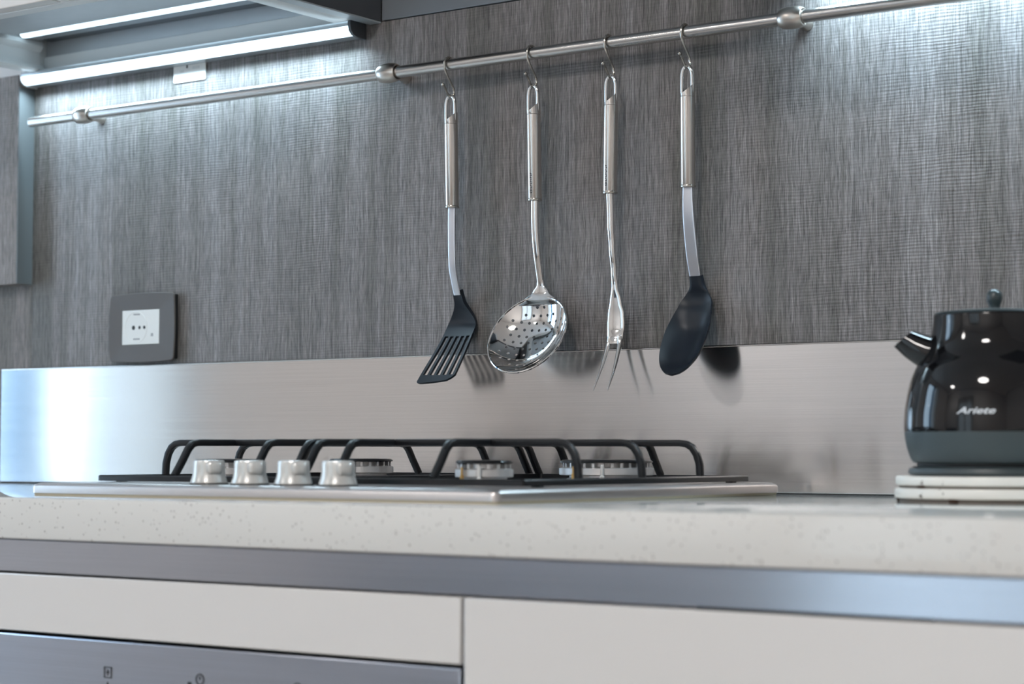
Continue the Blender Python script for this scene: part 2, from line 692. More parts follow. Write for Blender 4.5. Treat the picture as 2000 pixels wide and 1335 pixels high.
struct('wall_left', wall_with_hole('X', ROOM_X0 - 100, ROOM_X0, ROOM_Y0, 0, WIN_A), 'wall', (ROOM_X0, 0, -H))
struct('wall_front', wall_with_hole('Y', ROOM_Y0 - 100, ROOM_Y0, ROOM_X0, ROOM_X1, WIN_B), 'wall', (0, ROOM_Y0, -H))
struct('wall_right', bx(ROOM_X1, ROOM_X1 + 100, ROOM_Y0, 8, -H, ROOM_TOP), 'wall', (ROOM_X1, 0, -H))

# window in the left wall: frame, two casements, panes
w1 = struct('window_1', bx(ROOM_X0 - 50, ROOM_X0 - 10, WIN_A[0], WIN_A[0] + 50, WIN_A[2], WIN_A[3]), 'frame', (ROOM_X0, WIN_A[0], WIN_A[2]))
for (p, q, zl, zh) in ((WIN_A[1] - 50, WIN_A[1], WIN_A[2], WIN_A[3]), (WIN_A[0] + 50, WIN_A[1] - 50, WIN_A[2], WIN_A[2] + 50),
                       (WIN_A[0] + 50, WIN_A[1] - 50, WIN_A[3] - 50, WIN_A[3]), (-1820, -1712, WIN_A[2] + 50, WIN_A[3] - 50)):
    part('window_frame', bx(ROOM_X0 - 50, ROOM_X0 - 10, p, q, zl, zh), 'frame', w1)
for (p, q) in ((WIN_A[0] + 50, -1820), (-1712, WIN_A[1] - 50)):
    part('pane', bx(ROOM_X0 - 33, ROOM_X0 - 28, p, q, WIN_A[2] + 50, WIN_A[3] - 50), 'glass', w1)
w2 = struct('window_2', bx(WIN_B[0], WIN_B[0] + 60, ROOM_Y0 - 60, ROOM_Y0 - 10, WIN_B[2], WIN_B[3]), 'frame', (WIN_B[0], ROOM_Y0, WIN_B[2]))
for (p, q, zl, zh) in ((WIN_B[1] - 60, WIN_B[1], WIN_B[2], WIN_B[3]), (WIN_B[0] + 60, WIN_B[1] - 60, WIN_B[2], WIN_B[2] + 60),
                       (WIN_B[0] + 60, WIN_B[1] - 60, WIN_B[3] - 60, WIN_B[3]), (-1840, -1760, WIN_B[2] + 60, WIN_B[3] - 60)):
    part('window_frame', bx(p, q, ROOM_Y0 - 60, ROOM_Y0 - 10, zl, zh), 'frame', w2)
for (p, q) in ((WIN_B[0] + 60, -1840), (-1760, WIN_B[1] - 60)):
    part('pane', bx(p, q, ROOM_Y0 - 36, ROOM_Y0 - 31, WIN_B[2] + 60, WIN_B[3] - 60), 'glass', w2)
# unseen sheer sheet added to whiten the left window's reflection in the steel
b = B()
ys = [(-2300 + i * 8.0) for i in range(59)]
front = [(ROOM_X0 + 55 + 16 * math.sin(i * 0.9), y) for i, y in enumerate(ys)]
for x_off in (0,):
    r0 = [(x, y, -880) for x, y in front]
    r1 = [(x, y, 1540) for x, y in front]
    loft(b, [r0, r1], close_ring=False)
single('added_sheer_sheet', b, 'sheer', (ROOM_X0 + 55, -2150, -880), 'white sheer curtain hanging before the side window', 'curtain')
b = B()  # second sheer sheet, added to dim and whiten the rear daylight
front = [(-2520 + i * 9.0, ROOM_Y0 + 60 + 18 * math.sin(i * 0.8)) for i in range(160)]
loft(b, [[(x, y, -885) for x, y in front], [(x, y, 1450) for x, y in front]], close_ring=False)
single('added_sheer_sheet', b, 'sheer', (-1800, ROOM_Y0 + 60, -885), 'unseen sheer sheet added to dim and whiten daylight from the glazed door behind the camera', 'curtain')
b = B()  # blue sheet added for the blue streak mirrored in the steel
front = [(ROOM_X0 + 40 + 10 * math.sin(i * 1.3), -1716 + i * 6.0) for i in range(30)]
loft(b, [[(x, y, -880) for x, y in front], [(x, y, 1540) for x, y in front]], close_ring=False)
single('blue_reflection_sheet', b, 'sheer_blue', (ROOM_X0 + 40, -1640, -880), 'narrow unseen blue sheet added at the side window for its reflection in the steel', 'curtain')
# unseen low block added for its dark reflection in the grip strip
sb = thing('dark_reflection_block', (-3120, ROOM_Y0 + 220, -H), 'unseen dark block added at the far wall for its reflection in the grip strip', 'dark_reflection_block')
part('body', bx(-3600, -2640, ROOM_Y0 + 5, ROOM_Y0 + 420, -H + 80, -260, bevel=4), 'door', sb)
for xs_ in (-3570, -2710):
    for ys_ in (ROOM_Y0 + 30, ROOM_Y0 + 355):
        part('leg', bx(xs_, xs_ + 40, ys_, ys_ + 40, -H, -H + 80), 'black', sb)
for xs_ in (-3595, -3278, -2961):
    part('door', bx(xs_, xs_ + 313, ROOM_Y0 + 420.5, ROOM_Y0 + 438, -H + 86, -266, bevel=2), 'door', sb)
# ceiling lamps; the smaller one is added to brighten the wall the steel mirrors
for lx, ly, lr, lab in ((-500, -2600, 1.0, 'round white ceiling lamp nearer the kettle side of the room'), (-3000, -3150, 0.55, 'added ceiling lamp brightening the wall mirrored in the steel')):
    cl = thing('ceiling_lamp', (lx, ly, ROOM_TOP), lab, 'lamp')
    b = B()
    lathe(b, [(310 * lr, 0), (320 * lr, -10), (320 * lr, -40), (308 * lr, -52)], 40, (lx, ly, ROOM_TOP))
    part('lamp_rim', b, 'alu_profile', cl)
    b = B()
    lathe(b, [(306 * lr, -52.5), (298 * lr, -62), (200 * lr, -76), (20, -82)], 40, (lx, ly, ROOM_TOP))
    part('diffuser', b, 'lamp', cl)

# ------------------------------------------------------------------ worktop, splashback, fronts
b = bx(-2900, 1500, -605, 8, -40, 0, bevel=2.6, seg=3)
single('countertop', b, 'quartz', (-1200, -300, -40), 'thick off-white speckled quartz worktop under the hob', 'worktop')
sp = thing('splashback', (-1200, 0, 0), 'brushed steel splashback sheet along the worktop', 'splashback')
part('sheet', bx(-2267, 1490, -4.0, -0.6, 1.2, 159.2, bevel=0.7), 'steel_panel', sp)
b = B()
tube(b, [(-2266.5, -3.6, 158.7), (-1200, -3.6, 158.7), (1489, -3.6, 158.7)], 0.95, 10)
part('top_edge', b, 'handle', sp, label='bright folded top edge')
part('seal', bx(-2266, 1489, -3.2, -0.6, 0.05, 1.2), 'dark_gap', sp, label='dark seal line along the worktop')

# recessed metal grip profile under the worktop
b = B()
prof_ = [(-560, -40.6), (-595, -40.6), (-596, -41.6), (-596, -71.0), (-595, -71.8), (-560, -71.8)]
loft(b, [[(x, y, z) for y, z in prof_] for x in (-2900, 1500)])
single('grip_profile', b, 'steel_strip', (-1200, -580, -72), 'blue-grey brushed metal grip strip under the worktop edge', 'metal strip')

# oven housing unit, white drawer front above the oven
oc = thing('oven_cabinet', (-1299, -300, -H), 'white base unit around the oven with a low blank front above', 'cabinet')
part('body', bx(-1599, -1001, -580, -20, -H + 110, -76), 'white_gloss', oc)
part('drawer_front', bx(-1597.5, -1001.2, -600, -580.5, -128, -73.5, bevel=1.2), 'white_gloss', oc)
part('plinth', bx(-1599, -1001, -540, -60, -H, -H + 109), 'cabinet_grey', oc)
ov = thing('oven', (-1299, -590, -730), 'built-in stainless steel oven below the white front', 'oven')
part('control_panel', bx(-1597, -1001.8, -599, -580.6, -245, -131, bevel=1.5), 'steel_oven', ov)
dr = part('door', bx(-1597, -1001.8, -601, -580.6, -725, -249, bevel=2), 'enamel', ov)
b = B()
tube(b, [(-1540, -601, -285), (-1540, -640, -285), (-1530, -646, -285), (-1068, -646, -285), (-1058, -640, -285), (-1058, -601, -285)], 9)
part('handle', b, 'rail', dr)
for xk in (-1411, -1293, -1177):
    b = B()
    lathe(b, [(20, -599.2), (20, -603), (17, -606), (15.5, -622), (13, -624)], 32, (xk, 0, -205), 'Y')
    part('knob', b, 'steel_oven', ov)


def ring2d(bm, cx, cz, r, w, y0, y1, k=24):
    o_ = [(cx + r * math.cos(2 * math.pi * i / k), cz + r * math.sin(2 * math.pi * i / k)) for i in range(k)]
    i_ = [(cx + (r - w) * math.cos(2 * math.pi * i / k), cz + (r - w) * math.sin(2 * math.pi * i / k)) for i in range(k)]
    rings = [[(x, y0, z) for x, z in o_], [(x, y1, z) for x, z in o_], [(x, y1, z) for x, z in i_], [(x, y0, z) for x, z in i_]]
    rings.append(rings[0])
    loft(bm, rings, True, False, False)


# printed marks on the oven panel
py0, py1 = -599.5, -598.9
b = B()
for (a, c, d, e_) in ((-1416, -1406, -156, -155), (-1416, -1406, -165.4, -164.4), (-1416, -1415, -165.4, -155), (-1407, -1406, -165.4, -155)):
    box(b, a, c, py0, py1, d, e_)
box(b, -1411.5, -1410.5, py0, py1, -163, -157.5)
box(b, -1413, -1409, py0, py1, -160.4, -159.4)
vs3 = [(-1411, -168.5), (-1413.4, -173.5), (-1408.6, -173.5)]
loft(b, [[(x, py0, z) for x, z in vs3], [(x, py1, z) for x, z in vs3]])
part('printed_symbol', b, 'print', ov, label='small black square oven symbol with pointer')
b = B()
ring2d(b, -1293, -159, 5.2, 1.1, py0, py1)
box(b, -1293.5, -1292.5, py0, py1, -159.5, -156)
box(b, -1308, -1303.5, py0, py1, -166, -162)
part('printed_symbol', b, 'print', ov, label='small black clock symbol')
b = B()
ring2d(b, -1177, -159.4, 5.2, 1.1, py0, py1)
part('printed_symbol', b, 'print', ov)

bc = thing('base_cabinet', (-700, -300, -H), 'white gloss base unit right of the oven', 'cabinet')
part('body', bx(-999, -401, -580, -20, -H + 110, -76), 'white_gloss', bc)
part('door', bx(-997.2, -402.5, -600, -580.5, -H + 112, -73.5, bevel=1.2), 'white_gloss', bc)
part('slot_shade_bar', bx(-782, -591, -599.2, -592, -73.4, -71.9), 'dark_gap', bc, label='dark bar painting the shade of the slot along the door top')  # dark bar stands in for the shade in the finger slot
part('plinth', bx(-999, -401, -540, -60, -H, -H + 109), 'cabinet_grey', bc)
for (xa, xb, lab) in ((-2199, -1601, 'white gloss base unit left of the oven'), (-2799, -2201, 'white gloss base unit at the left end of the worktop'), (-399, 199, 'white gloss base unit furthest right along the worktop')):
    c2 = thing('base_cabinet', ((xa + xb) / 2, -300, -H), lab, 'cabinet')
    part('body', bx(xa, xb, -580, -20, -H + 110, -76), 'white_gloss', c2)
    part('door', bx(xa + 1.8, xb - 1.8, -600, -580.5, -H + 112, -73.5, bevel=1.2), 'white_gloss', c2)
    part('plinth', bx(xa, xb, -540, -60, -H, -H + 109), 'cabinet_grey', c2)

# ------------------------------------------------------------------ wall cabinets with light strips
LX0, LX1 = -2196.0, -1577.0
wc = thing('wall_cabinet', (-1886, -150, 573), 'cream fronted wall unit, open below, with two light strips', 'cabinet')
part('side_panel', bx(LX1 - 18, LX1, -281, -2, 573, 1290, bevel=0.8), 'cabinet_grey', wc, label='anthracite outer side panel')
part('edge_strip', bx(LX1 - 17.8, LX1 - 0.4, -281, -2, 571.2, 573), 'cabinet_light', wc, label='pale lower edge of the side panel')
part('side_panel', bx(LX0, LX0 + 14, -281, -2, 573, 1290, bevel=0.8), 'white_profile', wc)
part('back_plate', bx(LX0 + 14, LX1 - 18, -4, -1, 574, 640), 'zinc', wc, label='grey steel back plate')
part('back_profile', bx(LX0 + 14, LX1 - 18, -9, -4.1, 574, 595.5, bevel=1), 'white_profile', wc, label='pale profile above the light strip')
part('top_panel', bx(LX0, LX1, -281, -2, 1290, 1308), 'cabinet_grey', wc)
# inside face of the left side: upper lip, hollow, lower lip
b = B()
pr = [(-2182, 571), (-2170, 571), (-2167, 574), (-2169, 578), (-2176, 582), (-2178, 590), (-2177, 600), (-2172, 604), (-2170, 608), (-2172, 614), (-2182, 618)]
loft(b, [[(x, y, z) for x, z in pr] for y in (-281, -20)])
part('side_moulding', b, 'white_profile', wc, label='white profiled inner rail')
# inner lip on the right: bright sloping flange
b = B()
pr = [(-1595.5, 571.5), (-1595.5, 576), (-1610, 578), (-1620, 575.5), (-1622, 571), (-1620, 570), (-1602, 570.5)]
loft(b, [[(x, y, z) for x, z in pr] for y in (-281, -40)])
part('side_moulding', b, 'white_profile', wc)
# ceiling of the cavity: stepped plates
part('bottom_panel', bx(LX0 + 14, LX1 - 18, -281, -4, 622, 640), 'zinc', wc)
part('step_rail', bx(-2170, -1622, -30, -4.2, 616.5, 622, bevel=1), 'cabinet_grey', wc)
part('step_rail', bx(-2170, -1622, -56, -31, 614, 622, bevel=1.5), 'alu_profile', wc)
b = B()
pr = [(-57, 622), (-57.5, 615), (-61, 611.5), (-67, 611), (-71, 614), (-72, 622)]
loft(b, [[(x, y, z) for y, z in pr] for x in (-2160, -1625)])
part('light_strip', b, 'led', wc, label='front bar of white light inside the unit')
part('filter_plate', bx(-2165, -1625, -270, -80, 612, 622, bevel=1.5), 'zinc', wc)
# front rail and doors
part('front_rail', bx(LX0, LX1, -300, -281.5, 573, 588, bevel=1), 'white_profile', wc)
for (xa, xb) in ((LX0, -1821), (-1819, LX1)):
    part('door', bx(xa, xb, -319, -300.5, 574, 1308, bevel=1.2), 'cream_gloss', wc)


def led_fixture(xa, xb, label, grp, power=1.0):
    t = thing('light_strip', ((xa + xb) / 2, -16, 572), label, 'light', grp)
    b_ = B()
    pr_ = [(-1.6, 555.4), (-1.6, 572.6), (-31, 572.6), (-32, 570.5), (-32, 566.3), (-28, 566.6), (-20.4, 558), (-20, 555.6)]
    loft(b_, [[(x, y, z) for y, z in pr_] for x in (xa + 2, xb - 4)])
    part('housing', b_, 'alu_profile', t)
    b_ = B()
    arc = [(-31.9, 566.2), (-31.6, 562.6), (-29.6, 559.2), (-25.6, 556.8), (-20.2, 555.8), (-20.4, 557.6), (-28.2, 566.2)]
    loft(b_, [[(x, y, z) for y, z in arc] for x in (xa + 2, xb - 4)])
    part('diffuser', b_, 'led', t, label='glowing white diffuser')
    for x0_, x1_ in ((xa, xa + 2), (xb - 4, xb)):
        b_ = B()
        pr2 = [(-1.6, 553.6), (-1.6, 573), (-32, 573), (-32.6, 569), (-31, 561), (-26, 556), (-18, 553.8)]
        loft(b_, [[(x, y, z) for y, z in pr2] for x in (x0_, x1_)])
        part('end_cap', b_, 'cabinet_grey' if x0_ > xa + 5 else 'white_profile', t)
    ld = bpy.data.lights.new('strip_light', 'AREA')
    ld.shape = 'RECTANGLE'
    ld.size, ld.size_y = (xb - xa - 12) / 1000, 0.016
    ld.energy = LED_WATT * power
    ld.color = LED_COLOR
    ld.spread = math.radians(142)
    lo_ = bpy.data.objects.new('strip_light', ld)
    COL.objects.link(lo_)
    lo_.parent = t
    lo_.location = W((xa + xb) / 2, -27, 553.4) - t.location
    return t


led_fixture(-2204, -1601, 'long glowing light strip under the cream wall unit, against the wood panel', None)

# the matching unit right of the cooker hood, above the frame
wr = thing('wall_cabinet', (-690, -150, 573), 'cream fronted wall unit above the kettle', 'cabinet')
part('body', bx(-1000, -380, -300, -2, 574, 1300, bevel=0.8), 'cabinet_grey', wr)
for (xa, xb) in ((-1000, -691), (-689, -380)):
    part('door', bx(xa, xb, -319, -300.5, 574, 1308, bevel=1.2), 'cream_gloss', wr)
led_fixture(-985, -385, 'light strip under the wall unit above the kettle', None, 1.7)
hd = thing('cooker_hood', (-1293, -150, 700), 'slate grey cooker hood above the hob', 'hood')
part('canopy', bx(-1575, -1012, -320, -3, 760, 830, bevel=3), 'cabinet_grey', hd)
part('chimney', bx(-1430, -1156, -260, -3, 830, 1500, bevel=2), 'cabinet_grey', hd)
part('grease_filter', bx(-1540, -1047, -290, -30, 755, 760, bevel=1), 'zinc', hd)

# wood clad side element hanging left of the wall unit
sc = thing('side_element', (-2500, -14, 275), 'grey oak faced shallow wall element left of the light strip', 'panel')
part('panel', bx(-2895, -2210, -29, -1, 277, 571, bevel=0.8), 'wood2', sc)
part('edge_strip', bx(-2210, -2208.4, -28.6, -1, 277.5, 553), 'edge_dark', sc, label='pale edge strip')

# small white tag under the light strip
tg = thing('tag', (-1904, -2, 534), 'small white rectangular tag on the panel below the light strip', 'tag')
b = B()
ring = rrect(29.3, 14.5, 2.0)
loft(b, [[(-1904 + x, y, 548 + z) for x, z in ring] for y in (-0.7, -2.4)])
part('card', b, 'paper', tg)
part('mark', bx(-1909.5, -1907, -2.8, -2.4, 551.5, 558), 'print', tg)
part('mark', bx(-1898, -1886, -2.7, -2.4, 549, 552.5), 'socket', tg)
part('mark', bx(-1921, -1914, -2.7, -2.4, 546, 549.5), 'socket', tg)

# ------------------------------------------------------------------ wall socket
so = thing('wall_socket', (-1980, -1, 209), 'taupe wall socket plate with a white insert, left on the wood panel', 'socket')
PX0, PX1, PZ0, PZ1 = -2041.0, -1920.5, 164.2, 254.0
pcx, pcz, phw, phh = (PX0 + PX1) / 2, (PZ0 + PZ1) / 2, (PX1 - PX0) / 2, (PZ1 - PZ0) / 2
b = B()


def bowed(hw, hh, r, bow, y):
    out = []
    pts_ = rrect(hw, hh, r, 4)
    res = []
    for i, (x, z) in enumerate(pts_):
        res.append((x, z))
        x2, z2 = pts_[(i + 1) % len(pts_)]
        if math.hypot(x2 - x, z2 - z) > r * 2:
            for k_ in range(1, 6):
                t_ = k_ / 6
                xx, zz = x + (x2 - x) * t_, z + (z2 - z) * t_
                bb = bow * 4 * t_ * (1 - t_)
                if abs(x2 - x) > abs(z2 - z):
                    zz += math.copysign(bb, zz)
                else:
                    xx += math.copysign(bb, xx)
                res.append((xx, zz))
    return [(pcx + x, y, pcz + z) for x, z in res]


ix0, ix1, iz0, iz1 = -2018.2, -1947.5, 186.2, 233.2
icx, icz = (ix0 + ix1) / 2, (iz0 + iz1) / 2
outer = [bowed(phw - 1.2, phh - 1.2, 5, 1.8, -7.6), bowed(phw, phh, 5, 1.8, -8.2), bowed(phw, phh, 5, 1.8, -9.4), bowed(phw - 0.8, phh - 0.8, 5, 1.8, -10.4)]
n_o = len(outer[0])
# inner opening with the same number of points
inner = []
for x, y, z in outer[-1]:
    u_, v_ = (x - pcx) / (phw - 0.8), (z - pcz) / (phh - 0.8)
    s_ = max(abs(u_), abs(v_))
    inner.append((icx + u_ / s_ * (ix1 - ix0) / 2, -9.6, icz + v_ / s_ * (iz1 - iz0) / 2))
inner2 = [(x, -7.7, z) for x, y, z in inner]
loft(b, outer + [inner, inner2], True, True, True)
part('cover_plate', b, 'plate', so)
b = bx(PX0 + 1.0, PX1 - 1.0, -7.5, -0.8, PZ0 + 2.0, PZ1 - 2.0, bevel=1)  # black block stands in for the side shadow gap behind the plate
part('shadow_gap_block', b, 'black', so, label='black block painting the shadow gap behind the plate')
ins = part('socket_insert', bx(ix0 + 0.4, ix1 - 0.4, -9.8, -7.8, iz0 + 0.4, iz1 - 0.4, bevel=0.8), 'socket', so)
b = B()
ring2d(b, -1991.5, 209.5, 21.5, 1.2, -10.3, -9.7, 36)
part('socket_ring', b, 'socket', ins)
for xh, rh in ((-1996.0, 3.0), (-1984.5, 2.3), (-1975.5, 2.3)):
    b = B()
    lathe(b, [(rh, -9.7), (rh, -10.0)], 16, (xh, 0, 209.3), 'Y')
    part('socket_hole', b, 'black', ins)
for zc in (227.0, 194.0):
    part('earth_clip', bx(-1996, -1984, -10.1, -9.7, zc - 1.0, zc + 1.0), 'grey_mark', ins)
part('shutter_mark', bx(-1963, -1959, -10.0, -9.7, 197, 201), 'grey_mark', ins)

# ------------------------------------------------------------------ hanging rail
RY, RZ = -34.0, 500.0
ra = thing('utensil_rail', (-1300, RY, RZ), 'long satin steel rail across the wood panel', 'rail')
b = B()
lathe(b, [(6.2, -2178), (7.1, -2177), (7.1, 600), (6.2, 601)], 24, (0, RY, RZ), 'X')
part('rod', b, 'rail', ra)
for xc in (-2071, -1538, -993, -440):
    b = B()
    lathe(b, [(7.3, -13), (9.2, -14), (10.9, -11), (12.0, -4), (12.0, 4), (11.0, 10), (9.8, 13), (8.6, 13.4), (7.5, 12)], 32, (xc, RY, RZ), 'X', False, False)
    h_ = part('holder', b, 'ring_piece', ra)
    b = B()
    lathe(b, [(4.6, RY + 9), (4.6, -8), (6.6, -5), (7.0, -0.7)], 24, (xc, 0, RZ - 1.5), 'Y')
    part('standoff', b, 'ring_piece', h_)

# ------------------------------------------------------------------ hooks
UX = [-1447.0, -1328.0, -1222.5, -1123.7]
hook_words = ['spatula', 'skimmer', 'fork', 'spoon']


def hook_points():
    pts = []
    for i in range(11):
        a = math.radians(-35 + 215 * i / 10)
        pts.append((0, 8.9 * math.cos(a), 8.9 * math.sin(a)))
    pts[-1] = (0, -8.9, -0.5)
    low = [(0, -7.6, -7), (0, -1.5, -15.5), (0, 6.5, -24), (0, 9.6, -28.5), (0, 9.8, -33), (0, 6.5, -37), (0, 1.5, -37.6), (0, -3.0, -34.5), (0, -7.5, -29), (0, -11.5, -25.5)]
    return smooth_path(pts + low, 3)


hk = None
for i, xu in enumerate(UX):
    lab = 'steel S-hook on the rail holding the ' + ['black slotted spatula', 'perforated skimmer', 'two-pronged fork', 'black spoon'][i]
    if hk is None:
        hk = thing('s_hook', (xu, RY, RZ), lab, 'hook', 'S-hooks on the rail')
        b = B()
        tube(b, hook_points(), 1.45, 8)
        part('wire', b, 'hook', hk, (0, 0, 0))
        b = B()
        bmesh.ops.create_uvsphere(b, u_segments=12, v_segments=8, radius=2.3, matrix=Matrix.Translation((0, -12, -25)))
        part('tip_ball', b, 'hook', hk, (0, 0, 0))
    else:
        c = copy_tree(hk)
        c.location = W(xu, RY, RZ)
        c['label'] = lab
        c['origin'] = [xu, RY, RZ]

# ------------------------------------------------------------------ utensils
UY = -30.5


def utensil_handle(t, x, tilt=0.0, text=False):
    """tube handle with slanted cap and hanging eye; world mm"""
    yt, yb = UY, UY + tilt
    R = 8.2

    def c(z):
        k_ = (437 - z) / 104.0
        return (x, yt + (yb - yt) * k_)

    b_ = B()
    rings = []
    for z, r in ((333.2, R - 0.4), (334, R), (429.5, R), (429.9, R - 0.35), (430.4, R)):
        cx_, cy_ = c(z)
        rings.append([(cx_ + r * math.cos(2 * math.pi * i / 28), cy_ + r * math.sin(2 * math.pi * i / 28), z) for i in range(28)])
    # slanted, scooped crown: low at the left front, high at the right
    cx_, cy_ = c(436)
    top, top2 = [], []
    for i in range(28):
        a = 2 * math.pi * i / 28
        u_, v_ = math.cos(a), math.sin(a)
        zz = 437.0 + 4.2 * u_ + 2.5 * v_ + 2.2 * u_ * u_
        top.append((cx_ + R * 0.99 * u_, cy_ + R * 0.99 * v_, zz))
        top2.append((cx_ + R * 0.74 * u_, cy_ + R * 0.74 * v_, zz - 1.2))
    rings += [top, top2]
    loft(b_, rings)
    h = part('handle', b_, 'handle', t)
    b_ = B()
    cx_, cy_ = c(333)
    lathe(b_, [(R - 2, 330.6), (R + 0.2, 330.9), (R + 0.5, 332), (R + 0.2, 333.1), (R - 1, 333.3)], 28, (cx_, cy_, 0))
    part('end_collar', b_, 'hook', h, tuple(t['origin']))
    b_ = B()
    cx_, cy_ = c(450)
    path = smooth_path([(cx_ - 6.1, cy_, 431), (cx_ - 6.3, cy_, 440), (cx_ - 6.4, cy_, 450), (cx_ - 6.1, cy_, 456.5), (cx_ - 4.4, cy_, 461), (cx_ - 1.5, cy_, 463.2), (cx_ + 1.5, cy_, 463.2), (cx_ + 4.4, cy_, 461), (cx_ + 6.1, cy_, 456.5), (cx_ + 6.4, cy_, 450), (cx_ + 6.4, cy_, 441), (cx_ + 6.0, cy_, 434)], 4)
    tube(b_, path, 2.3, 12)
    part('hanging_eye', b_, 'polished', t)
    if text:
        # engraved maker's mark: a ring and a row of small strokes up the handle (too small to read)
        b_ = B()
        a0 = math.radians(text)

        def patch(z0, z1, da0, da1):
            q_ = []
            for z, da in ((z0, da0), (z0, da1), (z1, da1), (z1, da0)):
                xx, yy = c(z)
                q_.append((xx + (R + 0.12) * math.cos(a0 + da), yy + (R + 0.12) * math.sin(a0 + da), z))
            q2 = [(c(z)[0] + (R - 0.2) * math.cos(a0 + da), c(z)[1] + (R - 0.2) * math.sin(a0 + da), z) for z, da in ((z0, da0), (z0, da1), (z1, da1), (z1, da0))]
            loft(b_, [q_, q2])
        zz = 341.0
        for k_ in range(12):
            a1, a2 = math.radians(7.5 + 9 * math.cos(2 * math.pi * k_ / 12)), math.radians(7.5 + 9 * math.cos(2 * math.pi * (k_ + 1) / 12))
            z1_, z2_ = zz + 1.6 * math.sin(2 * math.pi * k_ / 12), zz + 1.6 * math.sin(2 * math.pi * (k_ + 1) / 12)
            patch(min(z1_, z2_) - 0.25, max(z1_, z2_) + 0.25, min(a1, a2), max(a1, a2))
        zz = 344.8
        for k_, ln in enumerate((1.0, 0.8, 1.0, 1.0, 0.7, 1.0, 0.9, 1.0)):
            patch(zz, zz + 0.7, 0, math.radians(15 * ln))
            patch(zz + 0.7, zz + 1.5, math.radians(0 if k_ % 2 else 10), math.radians(4 if k_ % 2 else 15))
            zz += 2.3
        part('engraved_mark', b_, 'print', h, tuple(t['origin']))
    return h


def yz(pts):
    return [(0, y, z) for y, z in pts]


def sheet_along(bm, path, halfw, depth, x0, nt=13, thick=2.0, skip=None, warp=None):
    """surface swept along a yz path (list of Vector), width 2*halfw(s), hollow depth(s,t) towards the wall; s in mm"""
    S = [0.0]
    for a, b_ in zip(path[:-1], path[1:]):
        S.append(S[-1] + (b_ - a).length)
    grid, nrm = [], []
    for i, p_ in enumerate(path):
        t_ = (path[min(i + 1, len(path) - 1)] - path[max(i - 1, 0)]).normalized()
        n_ = Vector((0, -t_.z, t_.y))          # points to the wall when the path runs down
        row = []
        for j in range(nt):
            u_ = -1 + 2 * j / (nt - 1)
            w_ = halfw(S[i])
            row.append(Vector((x0 + w_ * u_, p_.y, p_.z)) + n_ * depth(S[i], u_))
        grid.append(row)
        nrm.append(n_)
    fr = [[bm.verts.new(p_) for p_ in r] for r in grid]
    bk = [[bm.verts.new(p_ + nrm[i] * (thick(S[i]) if callable(thick) else thick)) for p_ in r] for i, r in enumerate(grid)]
    nr = len(grid)
    for i in range(nr - 1):
        for j in range(nt - 1):
            bm.faces.new((fr[i][j], fr[i][j + 1], fr[i + 1][j + 1], fr[i + 1][j]))
            bm.faces.new((bk[i][j], bk[i + 1][j], bk[i + 1][j + 1], bk[i][j + 1]))
    for i in range(nr - 1):
        bm.faces.new((fr[i][0], fr[i + 1][0], bk[i + 1][0], bk[i][0]))
        bm.faces.new((fr[i][-1], bk[i][-1], bk[i + 1][-1], fr[i + 1][-1]))
    for j in range(nt - 1):
        bm.faces.new((fr[0][j], bk[0][j], bk[0][j + 1], fr[0][j + 1]))
        bm.faces.new((fr[-1][j], fr[-1][j + 1], bk[-1][j + 1], bk[-1][j]))
    return S[-1], grid


def interp(s, table):
    if s <= table[0][0]:
        return table[0][1]
    for (a, va), (b_, vb) in zip(table[:-1], table[1:]):
        if s <= b_:
            t_ = (s - a) / (b_ - a)
            t_ = t_ * t_ * (3 - 2 * t_)
            return va + (vb - va) * t_
    return table[-1][1]


def ribbon(bm, pts, x, w, h_, r=0.8):
    P = [Vector((x, y, z)) for _, y, z in smooth_path(yz(pts), 5)]
    sweep(bm, P, lambda i, n: rrect(w(i / (n - 1)) / 2 if callable(w) else w / 2, h_ / 2, min(r, h_ / 2.05)), up_hint=None)


def flat_sweep(bm, pts, x, hw, hh, k=16, power=2.0):
    """oval section swept in the yz plane, hw along x"""
    P = [Vector((x, p_.y, p_.z)) for p_ in smooth_path(yz(pts), 5)]
    rings = []
    n = len(P)
    for i in range(n):
        t_ = (P[min(i + 1, n - 1)] - P[max(i - 1, 0)]).normalized()
        nn = Vector((0, -t_.z, t_.y))
        q_ = i / (n - 1)
        a_ = hw(q_) if callable(hw) else hw
        c_ = hh(q_) if callable(hh) else hh
        ring = []
        for j in range(k):
            an = 2 * math.pi * j / k
            cu, su = math.cos(an), math.sin(an)
            cu = math.copysign(abs(cu) ** (2 / power), cu)
            su = math.copysign(abs(su) ** (2 / power), su)
            ring.append(P[i] + Vector((1, 0, 0)) * a_ * cu + nn * c_ * su)
        rings.append(ring)
    loft(bm, rings)


# --- slotted spatula
x = UX[0]
sp_t = thing('slotted_spatula', (x, UY, 465), 'slotted black spatula with steel handle, first from the left on the rail', 'spatula')
utensil_handle(sp_t, x, 3.0)
b = B()
flat_sweep(b, [(-27.6, 336), (-28.0, 300), (-26.8, 268), (-24.6, 254), (-16.5, 229)], x, 5.0, 1.1, 16, 6)
part('stem', b, 'satin', sp_t)
path = [Vector((0, p_.y, p_.z)) for p_ in smooth_path(yz([(-18.8, 234), (-14.2, 222), (-8.2, 208), (-7.2, 197), (-13, 186), (-29.5, 164), (-46, 144), (-62.5, 124)]), 7)]
S = [0.0]
for a_, c_ in zip(path[:-1], path[1:]):
    S.append(S[-1] + (c_ - a_).length)
L = S[-1]
wt = [(0, 5.8), (12, 6.6), (46, 21.0), (L, 25.5)]
cols = []
nb = 6
slot_f, edge_f = 0.105, 0.10
